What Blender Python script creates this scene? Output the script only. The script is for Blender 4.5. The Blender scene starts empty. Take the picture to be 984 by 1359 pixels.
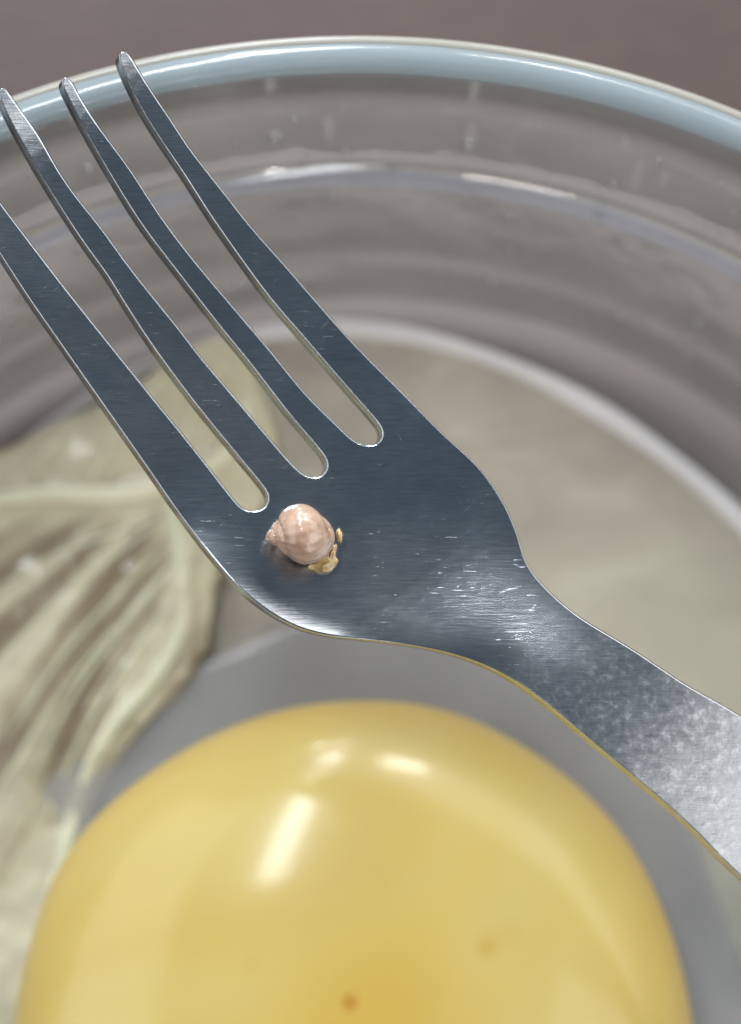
import bpy, bmesh, math, random
from mathutils import Vector, noise, Matrix
from mathutils.geometry import delaunay_2d_cdt
random.seed(7)
U = 0.0006                     # one modelling unit in metres (everything below is laid out in these units)
CAM_H = 250.0                  # camera height over the bowl floor, in units
F = 2437.0
S = bpy.context.scene
C = S.collection

# ------------------------------------------------------------------ camera
cam_d = bpy.data.cameras.new('camera'); cam = bpy.data.objects.new('camera', cam_d); C.objects.link(cam)
S.camera = cam
cam_d.sensor_fit = 'VERTICAL'; cam_d.sensor_height = 36.0
cam_d.lens = F / 1359.0 * 36.0
cam_d.clip_start = 0.005; cam_d.clip_end = 20
cam.location = (0, 0, CAM_H * U)
cam_d.dof.use_dof = True
cam_d.dof.focus_distance = (CAM_H - 58.5) * U
cam_d.dof.aperture_fstop = cam_d.lens / (7.2 * U * 1000)
cam_d.dof.aperture_blades = 0

# ------------------------------------------------------------------ world + lamps (indoor light: a dim cool room, windows, ceiling spots and an added fill lamp)
w = bpy.data.worlds.new('World'); S.world = w; w.use_nodes = True
bg = w.node_tree.nodes['Background']; bg.inputs[0].default_value = (0.58, 0.75, 0.93, 1); bg.inputs[1].default_value = 0.15

def lamp(name, az, el, dist, sx, sy, power, col, aim=(0, -0.02, 0.02), roll=0):
    d = bpy.data.lights.new(name, 'AREA'); d.shape = 'RECTANGLE'; d.size = sx; d.size_y = sy
    d.energy = power; d.color = col
    o = bpy.data.objects.new(name, d); C.objects.link(o)
    a, e = math.radians(az), math.radians(el)       # az measured from +Y towards +X
    t = Vector(aim)
    o.location = t + Vector((math.sin(a) * math.cos(e), math.cos(a) * math.cos(e), math.sin(e))) * dist
    o.rotation_euler = ((t - o.location).to_track_quat('-Z', 'Y').to_matrix() @ Matrix.Rotation(math.radians(roll), 3, 'Z')).to_euler()
    return o
lamp('window_far', -12, 34, 1.6, 0.17, 2.0, 31, (0.90, 0.95, 1.0), roll=-22)
lamp('window_left', -85, 30, 1.9, 3.4, 1.2, 27, (1.0, 0.97, 0.95))
lamp('window_near', 130, 40, 1.9, 2.6, 1.1, 24, (1.0, 0.97, 0.95))
lamp('fill_right', 50, 21, 2.0, 3.4, 1.0, 26, (1.0, 0.97, 0.95))  # added soft fill for diffuse light, no window known there
for i in range(5):
    lamp('ceiling_spot', 10.6 + i * 1.9, 16, 1.7, 0.011, 0.24, 1.2, (1.0, 0.97, 0.92))
lamp('ceiling_spot', -8, 7, 1.5, 0.06, 0.06, 2.5, (1.0, 0.98, 0.95))

S.view_settings.view_transform = 'Standard'; S.view_settings.look = 'None'
S.view_settings.exposure = 0.22; S.view_settings.gamma = 1.0
S.render.engine = 'CYCLES'
S.cycles.max_bounces = 14; S.cycles.transparent_max_bounces = 24; S.cycles.transmission_bounces = 8

# ------------------------------------------------------------------ helpers
def sc(z): return F / (CAM_H - z)
def P(px, py, z):              # where a point seen at (px, py) stands when it is z units above the floor
    s = sc(z); return Vector(((px - 492) / s, (679.5 - py) / s, z))
def link(name, verts, faces, mat, parent=None, smooth=True):
    me = bpy.data.meshes.new(name); me.from_pydata([tuple(Vector(v) * U) for v in verts], [], faces)
    me.materials.append(mat); me.update()
    if smooth: me.polygons.foreach_set('use_smooth', [True] * len(me.polygons))
    o = bpy.data.objects.new(name, me); C.objects.link(o); o.parent = parent
    return o
def fix_normals(o):
    bm = bmesh.new(); bm.from_mesh(o.data); bmesh.ops.recalc_face_normals(bm, faces=bm.faces); bm.to_mesh(o.data); bm.free()
def empty(name, label, cat, loc=(0, 0, 0)):
    o = bpy.data.objects.new(name, None); C.objects.link(o); o.location = Vector(loc) * U
    o.empty_display_size = 0.01
    o['label'] = label; o['category'] = cat
    return o
def tag(o, label, cat): o['label'] = label; o['category'] = cat
def fbm(x, y, z=0.0, o=4):
    return noise.fractal(Vector((x, y, z)), 0.8, 2.0, o)
def spline(pts, step, closed=True):
    out = []; n = len(pts)
    rng = n if closed else n - 1
    for i in range(rng):
        g = lambda k: Vector(pts[k % n]) if closed else Vector(pts[max(0, min(n - 1, k))])
        p0, p1, p2, p3 = g(i - 1), g(i), g(i + 1), g(i + 2)
        m = max(1, int((p2 - p1).length / step))
        for j in range(m):
            t = j / m
            out.append(0.5 * ((2 * p1) + (p2 - p0) * t + (2 * p0 - 5 * p1 + 4 * p2 - p3) * t * t + (3 * p1 - p0 - 3 * p2 + p3) * t ** 3))
    if not closed: out.append(Vector(pts[-1]))
    return out

# ---- node helpers
class Mat:
    def __init__(s, name):
        s.m = bpy.data.materials.new(name); s.m.use_nodes = True; s.t = s.m.node_tree
        s.b = s.t.nodes['Principled BSDF']; s.out = s.t.nodes['Material Output']
        s.obj = s.n('ShaderNodeTexCoord').outputs['Object']
    def n(s, typ, **kw):
        x = s.t.nodes.new(typ)
        for k, v in kw.items(): setattr(x, k, v)
        return x
    def l(s, a, b): s.t.links.new(a, b)
    def set(s, **kw):
        for k, v in kw.items(): s.b.inputs[k.replace('_', ' ')].default_value = v
    def mapping(s, scale=(1, 1, 1), rot=(0, 0, 0), loc=(0, 0, 0), src=None):
        m = s.n('ShaderNodeMapping'); s.l(src or s.obj, m.inputs[0])
        m.inputs['Scale'].default_value = scale; m.inputs['Rotation'].default_value = rot; m.inputs['Location'].default_value = loc
        return m.outputs[0]
    def noise(s, scale, vec=None, detail=4, rough=.55, dist=0):
        x = s.n('ShaderNodeTexNoise'); s.l(vec or s.obj, x.inputs['Vector'])
        x.inputs['Scale'].default_value = scale; x.inputs['Detail'].default_value = detail
        x.inputs['Roughness'].default_value = rough; x.inputs['Distortion'].default_value = dist
        return x.outputs['Fac']
    def ramp(s, fac, stops):
        r = s.n('ShaderNodeValToRGB'); s.l(fac, r.inputs[0]); e = r.color_ramp.elements
        while len(e) < len(stops): e.new(0.5)
        for k, (p, c) in enumerate(stops):
            e[k].position = p; e[k].color = tuple(c) + (1,) if len(c) == 3 else c
        return r.outputs[0]
    def mix(s, fac, a, b, blend='MIX'):
        x = s.n('ShaderNodeMix', data_type='RGBA', blend_type=blend)
        for sock, v in ((x.inputs[0], fac), (x.inputs[6], a), (x.inputs[7], b)):
            if hasattr(v, 'is_output'): s.l(v, sock)
            elif isinstance(v, (int, float)): sock.default_value = v
            else: sock.default_value = tuple(v) + (1,)
        return x.outputs[2]
    def math(s, op, a, b=0.0, c=None, clamp=False):
        x = s.n('ShaderNodeMath', operation=op, use_clamp=clamp)
        for sock, v in zip(x.inputs, (a, b, c)):
            if v is None: continue
            if hasattr(v, 'is_output'): s.l(v, sock)
            else: sock.default_value = v
        return x.outputs[0]
    def bump(s, h, strength, dist):
        x = s.n('ShaderNodeBump'); s.l(h, x.inputs['Height']); x.inputs['Strength'].default_value = strength
        x.inputs['Distance'].default_value = dist * U; s.l(x.outputs[0], s.b.inputs['Normal']); return x.outputs[0]
    def spot(s, x, y, r):      # soft round mark at a place on the object
        v = s.n('ShaderNodeVectorMath', operation='SUBTRACT'); s.l(s.obj, v.inputs[0]); v.inputs[1].default_value = (x * U, y * U, 0)
        m = s.n('ShaderNodeVectorMath', operation='MULTIPLY'); s.l(v.outputs[0], m.inputs[0]); m.inputs[1].default_value = (1, 1, 0)
        q = s.n('ShaderNodeVectorMath', operation='LENGTH'); s.l(m.outputs[0], q.inputs[0])
        mr = s.n('ShaderNodeMapRange', interpolation_type='SMOOTHSTEP'); s.l(q.outputs['Value'], mr.inputs[0])
        mr.inputs[1].default_value = 0; mr.inputs[2].default_value = r * U; mr.inputs[3].default_value = 1; mr.inputs[4].default_value = 0
        return mr.outputs[0]

IU = 1 / U
# table
mt = Mat('brown_table')
g = mt.noise(1, mt.mapping((260, 900, 260), (0, 0, 0.25)), 5)
g2 = mt.noise(40, detail=3)
c = mt.ramp(g, [(.25, (.082, .057, .051)), (.75, (.112, .080, .072))])
mt.l(mt.mix(.35, c, mt.ramp(g2, [(.3, (.075, .053, .048)), (.7, (.125, .09, .08))])), mt.b.inputs['Base Color'])
mt.set(Roughness=.5); mt.bump(g, .2, .3)

# clear pressed glass, seen as a thin shell: transparent body, fresnel gloss, pale diffuse haze colour that lifts its brightness
def glassy(name, haze, hcol, tint, rough=.06, wav=.25, hvar=.5, ior=1.5, trl=.5):
    m = Mat(name); t = m.t
    m.t.nodes.remove(m.b)
    tr = m.n('ShaderNodeBsdfTransparent'); tr.inputs[0].default_value = tuple(tint) + (1,)
    gl = m.n('ShaderNodeBsdfGlossy'); gl.inputs['Roughness'].default_value = rough
    df = m.n('ShaderNodeBsdfDiffuse'); df.inputs[0].default_value = tuple(hcol) + (1,)
    fr = m.n('ShaderNodeFresnel'); fr.inputs[0].default_value = ior
    n1 = m.noise(90, detail=5); bp = m.n('ShaderNodeBump'); m.l(m.noise(160, detail=3), bp.inputs['Height'])
    bp.inputs['Strength'].default_value = wav; bp.inputs['Distance'].default_value = 1.0 * U
    for x in (gl, fr): m.l(bp.outputs[0], x.inputs['Normal'])
    hz = m.math('MULTIPLY', m.ramp(n1, [(.3, (1 - hvar,) * 3), (.7, (1 + 0 * hvar,) * 3)]), haze)
    a = m.n('ShaderNodeMixShader'); m.l(hz, a.inputs[0]); m.l(tr.outputs[0], a.inputs[1]); tl = m.n('ShaderNodeBsdfTranslucent'); tl.inputs[0].default_value = tuple(hcol) + (1,)
    dm = m.n('ShaderNodeMixShader'); dm.inputs[0].default_value = trl; m.l(df.outputs[0], dm.inputs[1]); m.l(tl.outputs[0], dm.inputs[2]); m.l(dm.outputs[0], a.inputs[2])
    b = m.n('ShaderNodeMixShader'); m.l(fr.outputs[0], b.inputs[0]); m.l(a.outputs[0], b.inputs[1]); m.l(gl.outputs[0], b.inputs[2])
    m.l(b.outputs[0], m.out.inputs['Surface'])
    return m.m
M_wall = glassy('clear_glass', .50, (.63, .60, .58), (.985, .985, .985), .12, .12, .2, 1.3)
M_step = glassy('glass_step', .60, (.66, .69, .80), (.95, .96, .97), .05, .05, .4, 1.65)
M_rim = glassy('glass_rim', .80, (.52, .62, .68), (.9, .94, .95), .12, .2, .15)  # pale blue haze paints in sky light seen through the thick edge
M_base = glassy('glass_foot', .97, (.90, .88, .87), (.95, .95, .94), .15, .3, .15, 1.6, .1)  # near-opaque white colour stands in for light focused by the ring
M_lip = glassy('glass_rim_edge', .80, (.66, .65, .58), (.95, .95, .92), .25, .2, .2)
M_drop = glassy('water_drop', .55, (.8, .8, .76), (.97, .97, .97), .05, .05)

# ------------------------------------------------------------------ table
link('table_surface', [(-900, -900, -6), (900, -900, -6), (900, 900, -6), (-900, 900, -6)], [(0, 1, 2, 3)], mt.m)['kind'] = 'structure'

# ------------------------------------------------------------------ bowl
CX, CY = -1.5, -58.0
bowl = empty('glass_bowl', 'wide clear glass bowl with pale blue rounded rim holding yolk, leaf and liquid', 'bowl', (CX, CY, -5.5))
def revolve(name, prof, mat, parent, seg=256, closed=False, wob=None):
    v = []; f = []; n = len(prof)
    for i in range(seg):
        a = 2 * math.pi * i / seg
        for j, (r, z) in enumerate(prof):
            dr, dz = wob(a, j) if wob else (0, 0)
            v.append((math.cos(a) * (r + dr), math.sin(a) * (r + dr), z + dz + 5.5))
    for i in range(seg):
        for j in range(n if closed else n - 1):
            f.append((i * n + j, ((i + 1) % seg) * n + j, ((i + 1) % seg) * n + (j + 1) % n, i * n + (j + 1) % n))
    o = link(name, v, f, mat, parent); fix_normals(o); return o
inner = [(.01, 1), (40, 1), (82, 1), (84.2, 1.7), (85.6, 4.0), (97, 27.5), (98.3, 29.2), (100, 30), (101, 32), (103, 40), (104.6, 48), (105.5, 50.5)]
outer = [(107.5, 50.5), (107.3, 46), (104.5, 32), (101, 27), (88, 0), (85.5, -4.2), (83, -5.4), (40, -5.4), (.01, -5.4)]
revolve('bowl_wall', inner + outer, M_wall, bowl)
def ring(rad, w_, h_, z, k=14, tilt=0):
    return [(rad + math.cos(q) * w_ * .5 * math.cos(tilt) - math.sin(q) * h_ * .5 * math.sin(tilt),
             z + math.sin(q) * h_ * .5 * math.cos(tilt) + math.cos(q) * w_ * .5 * math.sin(tilt)) for q in [2 * math.pi * i / k for i in range(k)]]
revolve('rim', ring(107.3, 3.3, 3.0, 50.2, 18), M_rim, bowl, 300)
revolve('rim_edge', ring(109.2, 1.7, 2.6, 49.2, 14), M_lip, bowl, 300)
revolve('step_ring', [(96.7, 30.0), (96.8, 31.1), (97.1, 31.5), (97.5, 31.62), (97.7, 31.6), (98.1, 31.45), (98.6, 31.2), (99.1, 30.9), (99.5, 30.6), (99.8, 30.36), (100.0, 30.0), (98.3, 29.4)], M_step, bowl, 360,
        wob=lambda a, j: (.0 * math.sin(a * 150) * (0.3 + noise.noise(Vector((a * 9, 0, 0)))), .012 * math.sin(a * 140 + j * .1) + .02 * math.sin(a * 53)))
# moulded ring round the floor: irregular, follows the edge of the pool
def pool_r(a):
    d = math.degrees(a) % 360
    up = math.exp(-((d - 98) / 34) ** 2)
    return 75.5 + 8.2 * up + .5 * math.sin(3 * a)
seg, k = 320, 12; v = []; f = []
for i in range(seg):
    a = 2 * math.pi * i / seg; r0 = pool_r(a); ww = 1.3 * (1 + .35 * noise.noise(Vector((a * 4, 3, 0))))
    for j in range(k):
        q = 2 * math.pi * j / k
        v.append((math.cos(a) * (r0 + math.cos(q) * ww), math.sin(a) * (r0 + math.cos(q) * ww), 2.0 + 5.5 + math.sin(q) * 1.2))
    for j in range(k):
        f.append((i * k + j, ((i + 1) % seg) * k + j, ((i + 1) % seg) * k + (j + 1) % k, i * k + (j + 1) % k))
fix_normals(link('base_ring', v, f, M_base, bowl))

# ------------------------------------------------------------------ cloudy liquid on the bowl floor
ml = Mat('cloudy_liquid')
n1 = ml.noise(1, ml.mapping((70, 150, 70), (0, 0, .45)), 5, .6, .6)
n2 = ml.noise(75, detail=3)
c = ml.ramp(n1, [(.30, (.39, .35, .30)), (.50, (.50, .45, .37)), (.66, (.62, .58, .47)), (.8, (.74, .72, .61))])
c = ml.mix(ml.math('MULTIPLY', ml.spot(42, -20, 38), .75), c, (.55, .52, .40))
c = ml.mix(ml.math('MULTIPLY', ml.spot(52, -62, 34), .8), c, (.40, .43, .36))
ml.l(c, ml.b.inputs['Base Color']); ml.set(Roughness=.16, IOR=1.35, Alpha=.86); ml.bump(n2, .35, 2.5)
v = [(CX, CY, 2.2)]; f = []; NR, NA = 40, 200
for i in range(NA):
    a = 2 * math.pi * i / NA
    for j in range(1, NR + 1):
        r = (pool_r(a) - .4) * j / NR; x, y = CX + math.cos(a) * r, CY + math.sin(a) * r
        v.append((x, y, 2.2 + .28 * fbm(x * .09, y * .16) * (1 - (j / NR) ** 6)))
for i in range(NA):
    f.append((0, 1 + i * NR, 1 + ((i + 1) % NA) * NR))
    for j in range(NR - 1):
        b0 = 1 + i * NR + j; b1 = 1 + ((i + 1) % NA) * NR + j
        f.append((b0, b0 + 1, b1 + 1, b1))
o = link('liquid_pool', v, f, ml.m); tag(o, 'cloudy beige liquid pooled shallow over the bowl floor', 'liquid')

# ------------------------------------------------------------------ pale leaf
def leaf_fields(px, py):
    fx, fy = 300, 560
    a = math.atan2(py - fy, px - fx); r = math.hypot(px - fx, py - fy)
    st = fbm(a * 9.0, r * .0022, 2.0, 5)
    st2 = fbm(a * 26.0, r * .004, 7.0, 3)
    return a, r, st, st2
def seg_d(px, py, pts):
    best = 1e9
    p = Vector((px, py))
    for a, b in zip(pts, pts[1:]):
        a = Vector(a); b = Vector(b); ab = b - a
        t = max(0, min(1, (p - a).dot(ab) / ab.length_squared)); best = min(best, (p - a - ab * t).length)
    return best
mid = [(-60, 668), (60, 655), (160, 655), (235, 640), (300, 600), (325, 540)]
curl = [(225, 650), (240, 740), (240, 830), (205, 900), (150, 965), (112, 1040), (88, 1120), (60, 1220), (30, 1330)]
outl = [(-80, 640), (-40, 612), (10, 596), (70, 565), (130, 538), (190, 505), (235, 468), (280, 450), (320, 462), (348, 520), (366, 590), (352, 660), (318, 720), (285, 790), (272, 860), (238, 920),
        (190, 965), (150, 1020), (122, 1080), (100, 1150), (74, 1250), (50, 1350), (10, 1420), (-90, 1420), (-120, 1000)]
def cdt(outline, spacing, margin):
    n = len(outline); xs = [p[0] for p in outline]; ys = [p[1] for p in outline]
    pts = [Vector((p[0], p[1])) for p in outline]
    def inside(x, y):
        c = False; j = n - 1
        for i in range(n):
            if (ys[i] > y) != (ys[j] > y) and x < (xs[j] - xs[i]) * (y - ys[i]) / (ys[j] - ys[i]) + xs[i]: c = not c
            j = i
        return c
    cell = {}
    for p in pts: cell.setdefault((int(p.x // margin), int(p.y // margin)), []).append(p)
    def near(x, y):
        cx, cy = int(x // margin), int(y // margin)
        for i in (-1, 0, 1):
            for j in (-1, 0, 1):
                for p in cell.get((cx + i, cy + j), ()):
                    if (p.x - x) ** 2 + (p.y - y) ** 2 < margin * margin: return True
        return False
    y = min(ys); r = 0; add = []
    while y < max(ys):
        x = min(xs) + (spacing / 2 if r % 2 else 0)
        while x < max(xs):
            if inside(x, y) and not near(x, y): add.append(Vector((x, y)))
            x += spacing
        y += spacing * .866; r += 1
    res = delaunay_2d_cdt(pts + add, [], [list(range(n))], 1, 1e-5)
    return res[0], res[2]
pts = spline(outl, 14)
pts = [p + Vector((3 * fbm(p.x * .03, p.y * .03), 3 * fbm(p.y * .03, p.x * .03, 5))) for p in pts]
vv, ff = cdt(pts, 9, 8)
mleaf = Mat('pale_leaf')
at = mleaf.n('ShaderNodeAttribute', attribute_name='tint')
c = mleaf.ramp(at.outputs['Fac'], [(.12, (.24, .17, .11)), (.36, (.45, .37, .26)), (.56, (.74, .67, .47)), (.9, (.86, .81, .60))])
mleaf.l(mleaf.mix(.25, c, mleaf.ramp(mleaf.noise(120, detail=4), [(.3, (.44, .38, .24)), (.7, (.80, .74, .52))])), mleaf.b.inputs['Base Color'])
mleaf.set(Alpha=.84, Roughness=.22, Subsurface_Weight=.25, Subsurface_Scale=2 * U, Subsurface_Radius=(1, .9, .4)); mleaf.bump(mleaf.noise(420), .3, .4)
leaf_verts = []; tint = []
def leaf_z(x, y):
    a, r, st, st2 = leaf_fields(x, y)
    low = max(0, min(1, (y - 670) / 60))
    dm, dc = seg_d(x, y, mid), seg_d(x, y, curl)
    return 5.2 + 1.2 * fbm(x * .006, y * .006) + low * (.5 * st + .2 * st2) + .9 * math.exp(-(dm / 13) ** 2) + .5 * math.exp(-(dc / 16) ** 2)
for p in vv:
    x, y = p.x, p.y; a, r, st, st2 = leaf_fields(x, y); low = max(0, min(1, (y - 670) / 50))
    dm, dc = seg_d(x, y, mid), seg_d(x, y, curl)
    t = .62 + .12 * fbm(x * .02, y * .02) + .25 * st2 * .5
    tl = .44 + .85 * st + .4 * st2
    t = t * (1 - low) + tl * low
    t = max(t, .92 * math.exp(-(dm / 20) ** 2), .72 * math.exp(-(dc / 24) ** 2))
    tint.append(max(0, min(1, t))); leaf_verts.append(P(x, y, leaf_z(x, y)))
nv = len(leaf_verts)
# give the blade thickness: second sheet under the first, joined round the outline
cnt = {}
for fc in ff:
    for a, b in zip(fc, fc[1:] + fc[:1]): cnt[(a, b)] = 1
bd = [(a, b) for (a, b) in cnt if (b, a) not in cnt]
faces = [tuple(fc) for fc in ff] + [tuple(reversed([q + nv for q in fc])) for fc in ff] + [(b, a, a + nv, b + nv) for a, b in bd]
leaf = empty('salad_leaf', 'pale yellow-green leaf with streaky fibres lying wet at the left of the bowl', 'leaf', (-35, -10, 2.4))
off = Vector((-35, -10, 2.4))
o = link('leaf_blade', [q - off for q in leaf_verts] + [q - Vector((0, 0, .7)) - off for q in leaf_verts], faces, mleaf.m, leaf); fix_normals(o)
at_ = o.data.attributes.new('tint', 'FLOAT', 'POINT'); at_.data.foreach_set('value', tint + tint)
mvein = Mat('leaf_vein'); mvein.l(mvein.ramp(mvein.noise(200), [(.3, (.72, .68, .46)), (.7, (.84, .80, .60))]), mvein.b.inputs['Base Color'])
mvein.set(Roughness=.3, Subsurface_Weight=.2, Subsurface_Scale=2 * U)
def vein(pts, wpx, h, name='vein'):
    path = spline(pts, 10, False); k = 8; v = []; f = []
    for i, p in enumerate(path):
        d = (path[min(i + 1, len(path) - 1)] - path[max(i - 1, 0)]); d = Vector((-d.y, d.x)).normalized()
        e = math.sin(math.pi * min(1, max(.0, i / (len(path) - 1)))) ** .4 + .05
        for j in range(k):
            q = 2 * math.pi * j / k
            pp = p + d * math.cos(q) * wpx * e * .5
            c0 = P(pp.x, pp.y, leaf_z(p.x, p.y) + math.sin(q) * h * e); v.append(c0 - off)
    for i in range(len(path) - 1):
        for j in range(k): f.append((i * k + j, i * k + (j + 1) % k, (i + 1) * k + (j + 1) % k, (i + 1) * k + j))
    f += [tuple(range(k)), tuple((len(path) - 1) * k + j for j in reversed(range(k)))]
    fix_normals(link(name, v, f, mvein.m, leaf))
vein(mid, 24, .4, 'midrib'); vein(curl, 18, .25)
for s_, e_ in (((215, 690), (-20, 905)), ((225, 720), (5, 985)), ((222, 760), (35, 1040)), ((205, 688), (-30, 800)), ((228, 800), (60, 1085)), ((232, 745), (-20, 1080)),
               ((150, 560), (20, 640)), ((230, 490), (120, 640)), ((300, 480), (235, 630))):
    mx = ((s_[0] + e_[0]) / 2 - 12, (s_[1] + e_[1]) / 2 - 8)
    vein([s_, mx, e_], random.uniform(4, 7), .18)

# ------------------------------------------------------------------ egg yolk and white
YX, YY = -2.3, -65.3
def dome(name, rx, rz, z0, mat, lump, seg=160, rings=80, flat=2.0):
    v = []; f = []
    for i in range(rings + 1):
        ph = math.pi * i / rings
        for j in range(seg):
            a = 2 * math.pi * j / seg
            s_ = abs(math.sin(ph)) ** (2 / flat); cz = math.copysign(abs(math.cos(ph)) ** (2 / 2), math.cos(ph))
            d = Vector((s_ * math.cos(a), s_ * math.sin(a), cz))
            kx = 1 + lump * noise.noise(d * 1.7 + Vector((3, 1, 2))) 
            v.append((d.x * rx * kx, d.y * rx * kx, max(0, z0 + d.z * rz * kx)))
    for i in range(rings):
        for j in range(seg):
            f.append((i * seg + j, (i + 1) * seg + j, (i + 1) * seg + (j + 1) % seg, i * seg + (j + 1) % seg))
    o = link(name, v, f, mat); fix_normals(o); return o
my = Mat('yolk')
n1 = my.noise(1, my.mapping((28, 28, 28)), 3, .5, .8); n2 = my.noise(60, detail=3)
c = my.ramp(n1, [(.30, (.45, .325, .075)), (.48, (.47, .37, .11)), (.62, (.47, .39, .15)), (.8, (.50, .43, .20))])
# radial: orange towards the edge, translucent glow painted into the colour
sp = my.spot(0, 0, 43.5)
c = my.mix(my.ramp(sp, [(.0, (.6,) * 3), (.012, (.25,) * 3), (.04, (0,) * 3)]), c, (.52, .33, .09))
def yp(px, py, z=38): q = P(px, py, z); return q.x - YX, q.y - YY
x, y = yp(520, 1330); c = my.mix(my.math('MULTIPLY', my.spot(x, y, 15), .75), c, (.46, .30, .05))
x, y = yp(430, 1400); c = my.mix(my.math('MULTIPLY', my.spot(x, y, 16), .5), c, (.46, .29, .04))
for px, py, r, k_, col in ((465, 1318, 1.6, .8, (.35, .16, .02)), (645, 1252, 2.0, .55, (.40, .27, .05)), (678, 1236, 2.2, .3, (.45, .3, .06)), (335, 1275, 1.8, .35, (.45, .32, .08)), (655, 1246, 3.2, .25, (.45, .3, .06))):
    x, y = yp(px, py); c = my.mix(my.math('MULTIPLY', my.spot(x, y, r), k_), c, col)
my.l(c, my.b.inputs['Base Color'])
my.set(Roughness=.36, IOR=1.45, Subsurface_Weight=.2, Subsurface_Scale=4 * U, Subsurface_Radius=(1, .8, .3), Specular_IOR_Level=.35, Coat_Weight=.45, Coat_Roughness=.14)
my.bump(my.math('ADD', n2, my.math('MULTIPLY', my.noise(260, detail=4, rough=.6), .35)), .10, 2)
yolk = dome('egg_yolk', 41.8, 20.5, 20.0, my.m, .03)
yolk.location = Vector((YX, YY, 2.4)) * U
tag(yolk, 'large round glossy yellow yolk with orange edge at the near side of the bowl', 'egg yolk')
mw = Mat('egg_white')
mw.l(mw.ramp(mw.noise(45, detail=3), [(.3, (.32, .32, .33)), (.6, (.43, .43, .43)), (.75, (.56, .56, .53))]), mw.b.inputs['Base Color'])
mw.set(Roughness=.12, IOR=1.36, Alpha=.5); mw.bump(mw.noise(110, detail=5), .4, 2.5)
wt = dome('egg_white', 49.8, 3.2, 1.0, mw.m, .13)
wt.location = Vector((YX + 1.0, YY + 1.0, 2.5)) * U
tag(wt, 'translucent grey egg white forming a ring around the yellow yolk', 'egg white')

# ------------------------------------------------------------------ fork
AX = Vector((.62, .785)); AV = Vector((.785, -.62))
rt4 = [(162, 64), (171, 68), (178, 81), (203, 122), (227, 158), (252, 196), (278, 230), (305, 264), (335, 302), (381, 354), (447, 430), (484, 470), (535, 521), (586, 573), (636, 620), (667, 664), (686, 705), (699, 746), (723, 778), (768, 817), (840, 861), (911, 908), (972, 943), (1060, 1000), (1160, 1068), (1400, 1240), (1700, 1470), (1900, 1630), (1960, 1690), (1975, 1740)]
bot = [(1950, 1790), (1900, 1810), (1850, 1800), (1750, 1740), (1500, 1560), (1280, 1395), (1180, 1320), (1080, 1242), (1020, 1195), (967, 1148), (916, 1096), (850, 1038), (789, 987), (728, 936), (687, 906), (636, 880), (575, 862), (500, 851), (437, 844), (386, 829), (335, 796), (290, 750), (239, 684), (193, 618), (127, 524), (76, 451), (35, 392), (-10, 322), (-55, 248), (-92, 185), (-100, 168), (-98, 158), (-90, 156)]
t1r = [(-78, 166), (-50, 200), (11, 282), (51, 335), (102, 401), (203, 527), (254, 590), (315, 668), (324, 676), (336, 679), (350, 675), (356, 665), (354, 653)]
t2 = [(305, 593), (254, 530), (203, 461), (163, 400), (142, 366), (102, 310), (51, 229), (11, 157), (-4, 122), (0, 113), (8, 115), (15, 127), (51, 178), (76, 222), (97, 254), (137, 305), (178, 361), (239, 437), (269, 476), (325, 542), (381, 608), (401, 628), (412, 634), (425, 633), (434, 623), (432, 608)]
t3 = [(381, 547), (330, 481), (290, 432), (231, 356), (188, 299), (149, 237), (112, 173), (81, 112), (80, 102), (86, 98), (94, 104), (109, 132), (132, 168), (173, 224), (213, 285), (254, 340), (305, 401), (356, 461), (406, 522), (447, 563), (470, 585), (484, 591), (499, 590), (509, 581), (507, 570), (500, 560)]
t4l = [(457, 511), (406, 452), (361, 400), (325, 352), (280, 288), (244, 232), (203, 171), (178, 127), (157, 80), (156, 68)]
outline = spline(rt4 + bot + t1r + t2 + t3 + t4l, 3.8)
# axis centre line of the head in the across direction and its half-width, for the dish of the head
def lerp_tab(t, tab):
    if t <= tab[0][0]: return tab[0][1]
    for (a, x), (b, y) in zip(tab, tab[1:]):
        if t <= b:
            u = (t - a) / (b - a); u = u * u * (3 - 2 * u) if False else u
            return x + (y - x) * u
    return tab[-1][1]
def smooth_tab(tab):
    return lambda t: sum(lerp_tab(t + d, tab) * w_ for d, w_ in ((-50, .1), (-30, .15), (-10, .25), (10, .25), (30, .15), (50, .1)))
zc = smooth_tab([(0, 66), (100, 62.7), (200, 59.0), (300, 56.8), (450, 55.2), (700, 54.4), (850, 54.5), (960, 55.2), (1060, 56.8), (1150, 58.4), (1220, 59.0), (1300, 59.0), (1430, 58.0), (1600, 56.2), (2000, 54.6), (2600, 55)])
vc = smooth_tab([(0, -130), (300, -95), (650, -70), (800, -45), (900, -22), (1000, 0), (1126, 37), (1300, 70), (1430, 95), (1600, 110), (2500, 190)])
hw = smooth_tab([(0, 130), (300, 150), (650, 165), (800, 175), (900, 160), (1000, 120), (1126, 70), (1300, 80), (1500, 95), (2500, 120)])
dish = smooth_tab([(0, .3), (400, .5), (700, .9), (850, .9), (960, .4), (1040, -.3), (1150, -.8), (1400, -.8), (1700, -.8)])
thick = smooth_tab([(0, 1.3), (400, 1.6), (800, 1.9), (1100, 2.6), (1500, 2.8)])
def fz(px, py):
    q = Vector((px, py)); t = q.dot(AX); v_ = q.dot(AV)
    u = (v_ - vc(t)) / hw(t); u = max(-1.25, min(1.25, u))
    def ss(a, b, x): x = max(0, min(1, (x - a) / (b - a))); return x * x * (3 - 2 * x)
    curl_ = 4.0 * max(0, abs(u) - .46) ** 2 * ss(690, 820, t) * (1 - ss(930, 1080, t)) * (1 if u < 0 else .5)
    return zc(t) + dish(t) * u * u + curl_, thick(t)
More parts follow.
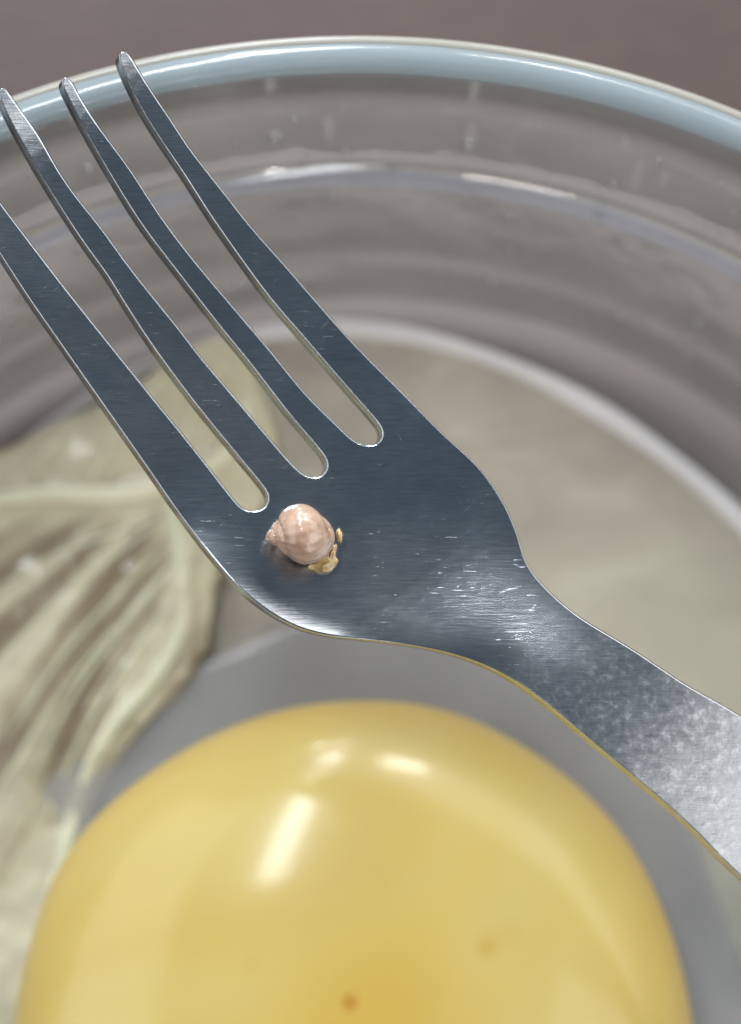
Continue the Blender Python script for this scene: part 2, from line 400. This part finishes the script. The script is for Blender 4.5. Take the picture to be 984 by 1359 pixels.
def resample(pts, step):
    L = [0]; n = len(pts)
    for i in range(n): L.append(L[-1] + (pts[(i + 1) % n] - pts[i]).length)
    m = int(L[-1] / step); out = []; k = 0
    for i in range(m):
        d = L[-1] * i / m
        while L[k + 1] < d: k += 1
        out.append(pts[k].lerp(pts[(k + 1) % n], (d - L[k]) / max(1e-9, L[k + 1] - L[k])))
    return out
outline = resample(outline, 3.6)
n_ = len(outline)
for it in range(10):
    outline = [outline[i] * .5 + (outline[i - 1] + outline[(i + 1) % n_]) * .25 for i in range(n_)]
outline = resample(outline, 3.6); n_ = len(outline)
area = sum(a.x * b.y - b.x * a.y for a, b in zip(outline, outline[1:] + outline[:1]))
inw = []
for i in range(n_):
    d = outline[(i + 2) % n_] - outline[i - 2]; inw.append(Vector((-d.y, d.x)).normalized() * (1 if area > 0 else -1))
DROP = ((0, .30), (.7, .11), (1.6, .03), (3.0, 0.0))
pts_, drop_, edges_ = [], [], []
for d, dz in DROP:
    b_ = len(pts_)
    pts_ += [outline[i] + inw[i] * d for i in range(n_)]; drop_ += [dz] * n_
    if d == 0: edges_ += [(b_ + i, b_ + (i + 1) % n_) for i in range(n_)]
cell = {}
for p in outline: cell.setdefault((int(p.x // 8), int(p.y // 8)), []).append(p)
def clear(x, y, m):
    cx, cy = int(x // 8), int(y // 8)
    return all((p.x - x) ** 2 + (p.y - y) ** 2 >= m * m for i in (-1, 0, 1) for j in (-1, 0, 1) for p in cell.get((cx + i, cy + j), ()))
# drop inset points that crowd the opposite side at the narrow tips
keep = [k for k in range(len(pts_)) if k < n_ or clear(pts_[k].x, pts_[k].y, DROP[k // n_][0] * .9)]
pts2 = [pts_[k] for k in keep]; drop2 = [drop_[k] for k in keep]
grid, _ = cdt(outline, 8, 7.2)
gp = [p for p in grid if clear(p.x, p.y, 6.0)]
pts2 += gp; drop2 += [0.0] * len(gp)
res = delaunay_2d_cdt(pts2, [], [list(range(n_))], 1, 1e-5)
vv, ff = res[0], res[2]
drp = [drop2[o_[0]] if o_ else 0.2 for o_ in res[3]]
top = []; bottom = []
for p, dz in zip(vv, drp):
    z, th = fz(p.x, p.y)
    # top and bottom share plan position so the sides stand upright
    q = P(p.x, p.y, z); top.append(q - Vector((0, 0, dz))); bottom.append(Vector((q.x - .45, q.y - .28, z - th + dz)))
nv = len(top); cnt = {}
for fc in ff:
    for a, b in zip(fc, fc[1:] + fc[:1]): cnt[(a, b)] = 1
bd = [(a, b) for (a, b) in cnt if (b, a) not in cnt]
faces = [tuple(fc) for fc in ff] + [tuple(reversed([q + nv for q in fc])) for fc in ff] + [(b, a, a + nv, b + nv) for a, b in bd]

mf = Mat('brushed_steel')
ang = -math.atan2(AX.y, AX.x)      # brushing runs along the fork
br = mf.noise(1, mf.mapping((500, 9000, 500), (0, 0, -ang * 0 + .9)), 4, .6)
sc1 = mf.noise(1, mf.mapping((700, 14000, 700), (0, 0, .02)), 3, .6)
cl = mf.noise(110, detail=5, rough=.65)
sp_ = mf.noise(1900, detail=2)
c = mf.ramp(cl, [(.3, (.38, .42, .46)), (.5, (.47, .51, .545)), (.7, (.58, .61, .64))])
scr = mf.ramp(sc1, [(.665, (0, 0, 0)), (.74, (.8, .8, .8))])
sc2 = mf.noise(1, mf.mapping((9000, 450, 700), src=mf.mapping(rot=(0, 0, .85))), 3, .6, .3); sc3 = mf.noise(1, mf.mapping((9000, 500, 700), src=mf.mapping(rot=(0, 0, -.5))), 3, .6, .5)
for q_ in (sc2, sc3): scr = mf.math('MAXIMUM', scr, mf.math('MULTIPLY', mf.ramp(q_, [(.68, (0,) * 3), (.77, (1,) * 3)]), .45))
patch = mf.ramp(mf.noise(260, detail=2), [(.48, (0, 0, 0)), (.62, (1, 1, 1))])
scr = mf.math('MULTIPLY', mf.math('MULTIPLY', scr, patch), .7)
c = mf.mix(mf.math('MULTIPLY', scr, .5), c, (.80, .82, .86))
br2 = mf.noise(1, mf.mapping((900, 16000, 900), (0, 0, .9)), 2, .5)
c = mf.mix(mf.ramp(br2, [(.35, (.0,) * 3), (.7, (.55,) * 3)]), c, (.30, .33, .36))
c = mf.mix(mf.math('MULTIPLY', mf.ramp(mf.noise(70, detail=3), [(.5, (0,) * 3), (.75, (1,) * 3)]), .35), c, (.50, .44, .40))
mf.set(Metallic=1.0)
rr = mf.math('ADD', mf.math('MULTIPLY', mf.math('ADD', br, cl), .09), .10); rr = mf.math('ADD', rr, mf.math('MULTIPLY', scr, .25))
mf.l(rr, mf.b.inputs['Roughness'])
h = mf.math('ADD', mf.math('MULTIPLY', br, .5), mf.math('MULTIPLY', sp_, .2))
# water spots and smears gather on the neck and handle
sx = mf.n('ShaderNodeSeparateXYZ'); mf.l(mf.obj, sx.inputs[0])
tt = mf.math('ADD', mf.math('MULTIPLY', sx.outputs[0], .62 * 12.8 / U), mf.math('MULTIPLY', sx.outputs[1], -.785 * 12.8 / U))
n3 = mf.noise(230, detail=5, rough=.7)
hm = mf.math('MULTIPLY', mf.math('ADD', tt, mf.math('MULTIPLY_ADD', n3, 130, -310)), 1 / 330, clamp=True)
sp2 = mf.noise(1700, detail=4, rough=.7)
spots = mf.ramp(sp2, [(.54, (0, 0, 0)), (.66, (1, 1, 1))])
c = mf.mix(mf.math('MULTIPLY', mf.math('MULTIPLY', spots, hm), .35), c, (.88, .89, .90))
c = mf.mix(mf.math('MULTIPLY', hm, .25), c, (.74, .75, .76))
mf.l(c, mf.b.inputs['Base Color'])
mf.l(mf.math('SUBTRACT', 1, mf.math('MAXIMUM', mf.math('MULTIPLY', scr, .34), mf.math('MULTIPLY', mf.math('MULTIPLY', spots, hm), .15))), mf.b.inputs['Metallic'])
mf.l(mf.math('ADD', rr, mf.math('MULTIPLY', hm, mf.math('MULTIPLY', sp2, .45))), mf.b.inputs['Roughness'])
h = mf.math('ADD', h, mf.math('MULTIPLY', hm, mf.math('MULTIPLY', sp2, 1.6)))
h = mf.math('ADD', h, mf.math('MULTIPLY', scr, .4)); mf.bump(h, .18, .11)

me = bpy.data.meshes.new('fork_whole'); me.from_pydata([tuple(q * U) for q in top + bottom], [], faces); me.update()
bm = bmesh.new(); bm.from_mesh(me); bmesh.ops.recalc_face_normals(bm, faces=bm.faces)
bm.normal_update()
def pix(co):
    x, y, z = co * IU; s = sc(z); return 492 + x * s, 679.5 - y * s
vn = []
for vt in bm.verts:
    n_ = vt.normal.copy(); px, py = pix(vt.co); z_, _ = fz(px, py)
    if n_.z > .5 and vt.co.z * IU > z_ - .02:          # upper skin: use the exact slope of the surface
        e_ = 2.0; k_ = sc(z_) / (2 * e_)
        gx = (fz(px + e_, py)[0] - fz(px - e_, py)[0]) * k_; gy = -(fz(px, py + e_)[0] - fz(px, py - e_)[0]) * k_
        n_ = Vector((-gx, -gy, 1)).normalized()
    vn.append(n_)
bm.verts.index_update()
T0, T1 = 722.0, 1180.0
cls = {}
for fc in bm.faces:
    px, py = pix(fc.calc_center_median()); t = px * AX.x + py * AX.y
    cls[fc.index] = 'tine' if t < T0 else ('head' if t < T1 else 'handle')
bm.faces.index_update(); bm.faces.ensure_lookup_table(); bm.verts.ensure_lookup_table()
cls = {}
for fc in bm.faces:
    px, py = pix(fc.calc_center_median()); t = px * AX.x + py * AX.y
    cls[fc.index] = 'tine' if t < T0 else ('head' if t < T1 else 'handle')
groups = []; seen = set()
for fc in bm.faces:
    if fc.index in seen: continue
    kind = cls[fc.index]; comp = []; st = [fc]; seen.add(fc.index)
    while st:
        x = st.pop(); comp.append(x)
        for e in x.edges:
            for y_ in e.link_faces:
                if y_.index not in seen and cls[y_.index] == kind: seen.add(y_.index); st.append(y_)
    groups.append((kind, comp))
groups.sort(key=lambda g_: -len(g_[1]))
FO = Vector((0, 0, 54))
fork = empty('fork', 'dark blue-grey steel fork with four tines laid across the bowl', 'fork', FO)
done = 0
for kind, comp in groups:
    if len(comp) < 30: continue
    ids = {}; vs = []; fs = []; nl = []
    for x in comp:
        r = []
        for vt in x.verts:
            if vt.index not in ids: ids[vt.index] = len(vs); vs.append(vt.co * IU - FO); nl.append(vn[vt.index])
            r.append(ids[vt.index])
        fs.append(r)
    o = link(kind, vs, fs, mf.m, fork)
    o.data.normals_split_custom_set_from_vertices(nl)
bm.free()

# ------------------------------------------------------------------ snail on the fork
SP = P(404, 706, 0); sz, _ = fz(404, 712)
base = P(404, 712, sz)
snail = empty('snail', 'tiny pinkish-tan snail in its spiral shell sitting on the fork below the slots', 'snail', base)
ms = Mat('snail_shell')
n1 = ms.noise(900, detail=4); n2 = ms.noise(350, detail=4, dist=.6)
at = ms.n('ShaderNodeAttribute', attribute_name='whorl')
c = ms.ramp(n2, [(.3, (.26, .155, .10)), (.5, (.42, .285, .205)), (.72, (.55, .41, .31))])
c = ms.mix(ms.ramp(at.outputs['Fac'], [(0, (.8,) * 3), (.7, (.45,) * 3), (.85, (.1,) * 3)]), c, (.36, .225, .15))
at2 = ms.n('ShaderNodeAttribute', attribute_name='seam')
c = ms.mix(ms.math('MULTIPLY', at2.outputs['Fac'], .75), c, (.19, .10, .06))
ms.l(c, ms.b.inputs['Base Color'])
ms.set(Roughness=.28, Subsurface_Weight=.3, Subsurface_Scale=.6 * U, Subsurface_Radius=(1, .5, .3), Coat_Weight=.5, Coat_Roughness=.08)
ms.bump(n1, .8, .16)
turns, steps, kk = 3.15, 240, 28
gr = math.log(1.9) / (2 * math.pi)
th_end = turns * 2 * math.pi
v = []; f = []; wh = []; seam = []
Rm, rm, Lm = 0.75, 2.8, 4.6
for i in range(steps + 1):
    th = th_end * i / steps; xt = (th_end - th) / (2 * math.pi); e = math.exp(-(.30 * xt if xt < 1 else .30 + .80 * (xt - 1)))
    if i > steps - 14: pass
    R_, r_, L_ = Rm * e, rm * e, Lm * e
    ph0 = th - th_end + math.radians(200)      # where the aperture ends
    rad = Vector((0, math.cos(ph0), math.sin(ph0))); axd = Vector((1, 0, 0))
    cpt = axd * L_ + rad * R_
    for j in range(kk):
        q = 2 * math.pi * j / kk
        rib = 1 + .012 * math.sin(th * 18) + .045 * noise.noise(Vector((th * 1.2, q, 0)))
        v.append(cpt + (rad * math.cos(q) + axd * math.sin(q) * 1.0) * r_ * rib)
        wh.append(i / steps)
        e2 = math.exp(-(.30 * (xt + 1) if xt + 1 < 1 else .30 + .80 * xt))     # the whorl one turn earlier, in the same half-plane
        ax_ = L_ + math.sin(q) * r_; rd_ = R_ + math.cos(q) * r_
        dd = math.hypot(ax_ - Lm * e2, rd_ - Rm * e2) - rm * e2
        seam.append(max(0, 1 - abs(dd) / (.11 * rm * e2 + .05)) + (0.5 * max(0, math.sin(th * 4.3 + .5 * math.sin(q * 2))) ** 8))
for i in range(steps):
    for j in range(kk): f.append((i * kk + j, i * kk + (j + 1) % kk, (i + 1) * kk + (j + 1) % kk, (i + 1) * kk + j))
f.append(tuple(range(kk)))
# inner lip of the aperture
b0 = len(v); lastc = sum((Vector(v[steps * kk + j]) for j in range(kk)), Vector()) / kk
for j in range(kk): v.append(lastc.lerp(Vector(v[steps * kk + j]), .90) ); wh.append(1); seam.append(.3)
for j in range(kk): f.append((steps * kk + j, steps * kk + (j + 1) % kk, b0 + (j + 1) % kk, b0 + j))
b1 = len(v); rad_in = Vector((0, 0, 1)) * .5
for j in range(kk): v.append(lastc.lerp(Vector(v[steps * kk + j]), .55) + rad_in); wh.append(1); seam.append(1)
for j in range(kk): f.append((b0 + j, b0 + (j + 1) % kk, b1 + (j + 1) % kk, b1 + j))
f.append(tuple(b1 + j for j in range(kk)))
shift = Vector((-4.1, .75, 0)); rot = Matrix.Rotation(math.radians(8), 3, 'Z') @ Matrix.Rotation(math.radians(7), 3, 'Y')
vs = [rot @ (Vector(q)) for q in v]
zmin = min(q.z for q in vs); xm = (min(q.x for q in vs) + max(q.x for q in vs)) / 2; ym = (min(q.y for q in vs) + max(q.y for q in vs)) / 2
print('SHELL', max(q.x for q in vs) - min(q.x for q in vs), max(q.y for q in vs) - min(q.y for q in vs))
vs = [q + Vector((-xm - .3, -ym + .25, -zmin + .02)) for q in vs]
o = link('shell', vs, f, ms.m, snail); fix_normals(o)
for nm, dat in (('whorl', wh), ('seam', seam)):
    a_ = o.data.attributes.new(nm, 'FLOAT', 'POINT'); a_.data.foreach_set('value', [min(1, x) for x in dat])
mb = Mat('snail_body')
mb.l(mb.ramp(mb.noise(1400, detail=4), [(.3, (.20, .12, .035)), (.5, (.45, .31, .12)), (.72, (.68, .54, .30))]), mb.b.inputs['Base Color'])
mb.set(Roughness=.22, Subsurface_Weight=.3, Subsurface_Scale=.4 * U, Coat_Weight=.6); mb.bump(mb.noise(1500), .6, .2)
def blob(name, c0, rx, ry, rz, lump, mat, parent, rotz=0):
    bm = bmesh.new(); bmesh.ops.create_icosphere(bm, subdivisions=4, radius=1)
    vs = []; m3 = Matrix.Rotation(rotz, 3, 'Z')
    for x in bm.verts:
        d = x.co.normalized(); k_ = 1 + lump * fbm(d.x * 1.6 + c0[0], d.y * 1.6 + c0[1], d.z * 1.6, 1)
        vs.append(Vector(c0) + m3 @ Vector((d.x * rx * k_, d.y * ry * k_, d.z * rz * k_)))
    fs = [[q.index for q in x.verts] for x in bm.faces]; bm.free()
    return link(name, vs, fs, mat, parent)
blob('foot', (2.1, -2.75, .9), 1.55, 1.0, .95, .28, mb.m, snail, .25)
blob('tentacle', (3.75, .1, 1.1), .28, .75, .5, .4, mb.m, snail, .1)
blob('mouth_flap', (3.0, -1.9, 1.0), .35, 1.0, .7, .4, mb.m, snail, -.3)

# ------------------------------------------------------------------ water drops beading on the glass wall
def wall_z(r):
    tab = sorted(inner); 
    for (a, x), (b, y) in zip(tab, tab[1:]):
        if a <= r <= b: return x + (y - x) * (r - a) / (b - a)
    return 1
bm = bmesh.new()
for i in range(150):
    a = math.radians(random.uniform(35, 145)); r = random.uniform(88, 104); z = wall_z(r)
    s_ = random.choice((.15, .2, .25, .3, .35, .5, .65))
    mtx = Matrix.Translation(Vector((CX + math.cos(a) * (r - .15), CY + math.sin(a) * (r - .15), z)) * U) @ Matrix.Diagonal((s_ * U, s_ * 1.3 * U, s_ * U, 1))
    bmesh.ops.create_icosphere(bm, subdivisions=2, radius=1, matrix=mtx)
me = bpy.data.meshes.new('water_droplets'); bm.to_mesh(me); bm.free(); me.materials.append(M_drop)
me.polygons.foreach_set('use_smooth', [True] * len(me.polygons))
o = bpy.data.objects.new('water_droplets', me); C.objects.link(o); o['kind'] = 'stuff'
tag(o, 'tiny clear water drops beaded on the sloping glass wall', 'water drops')
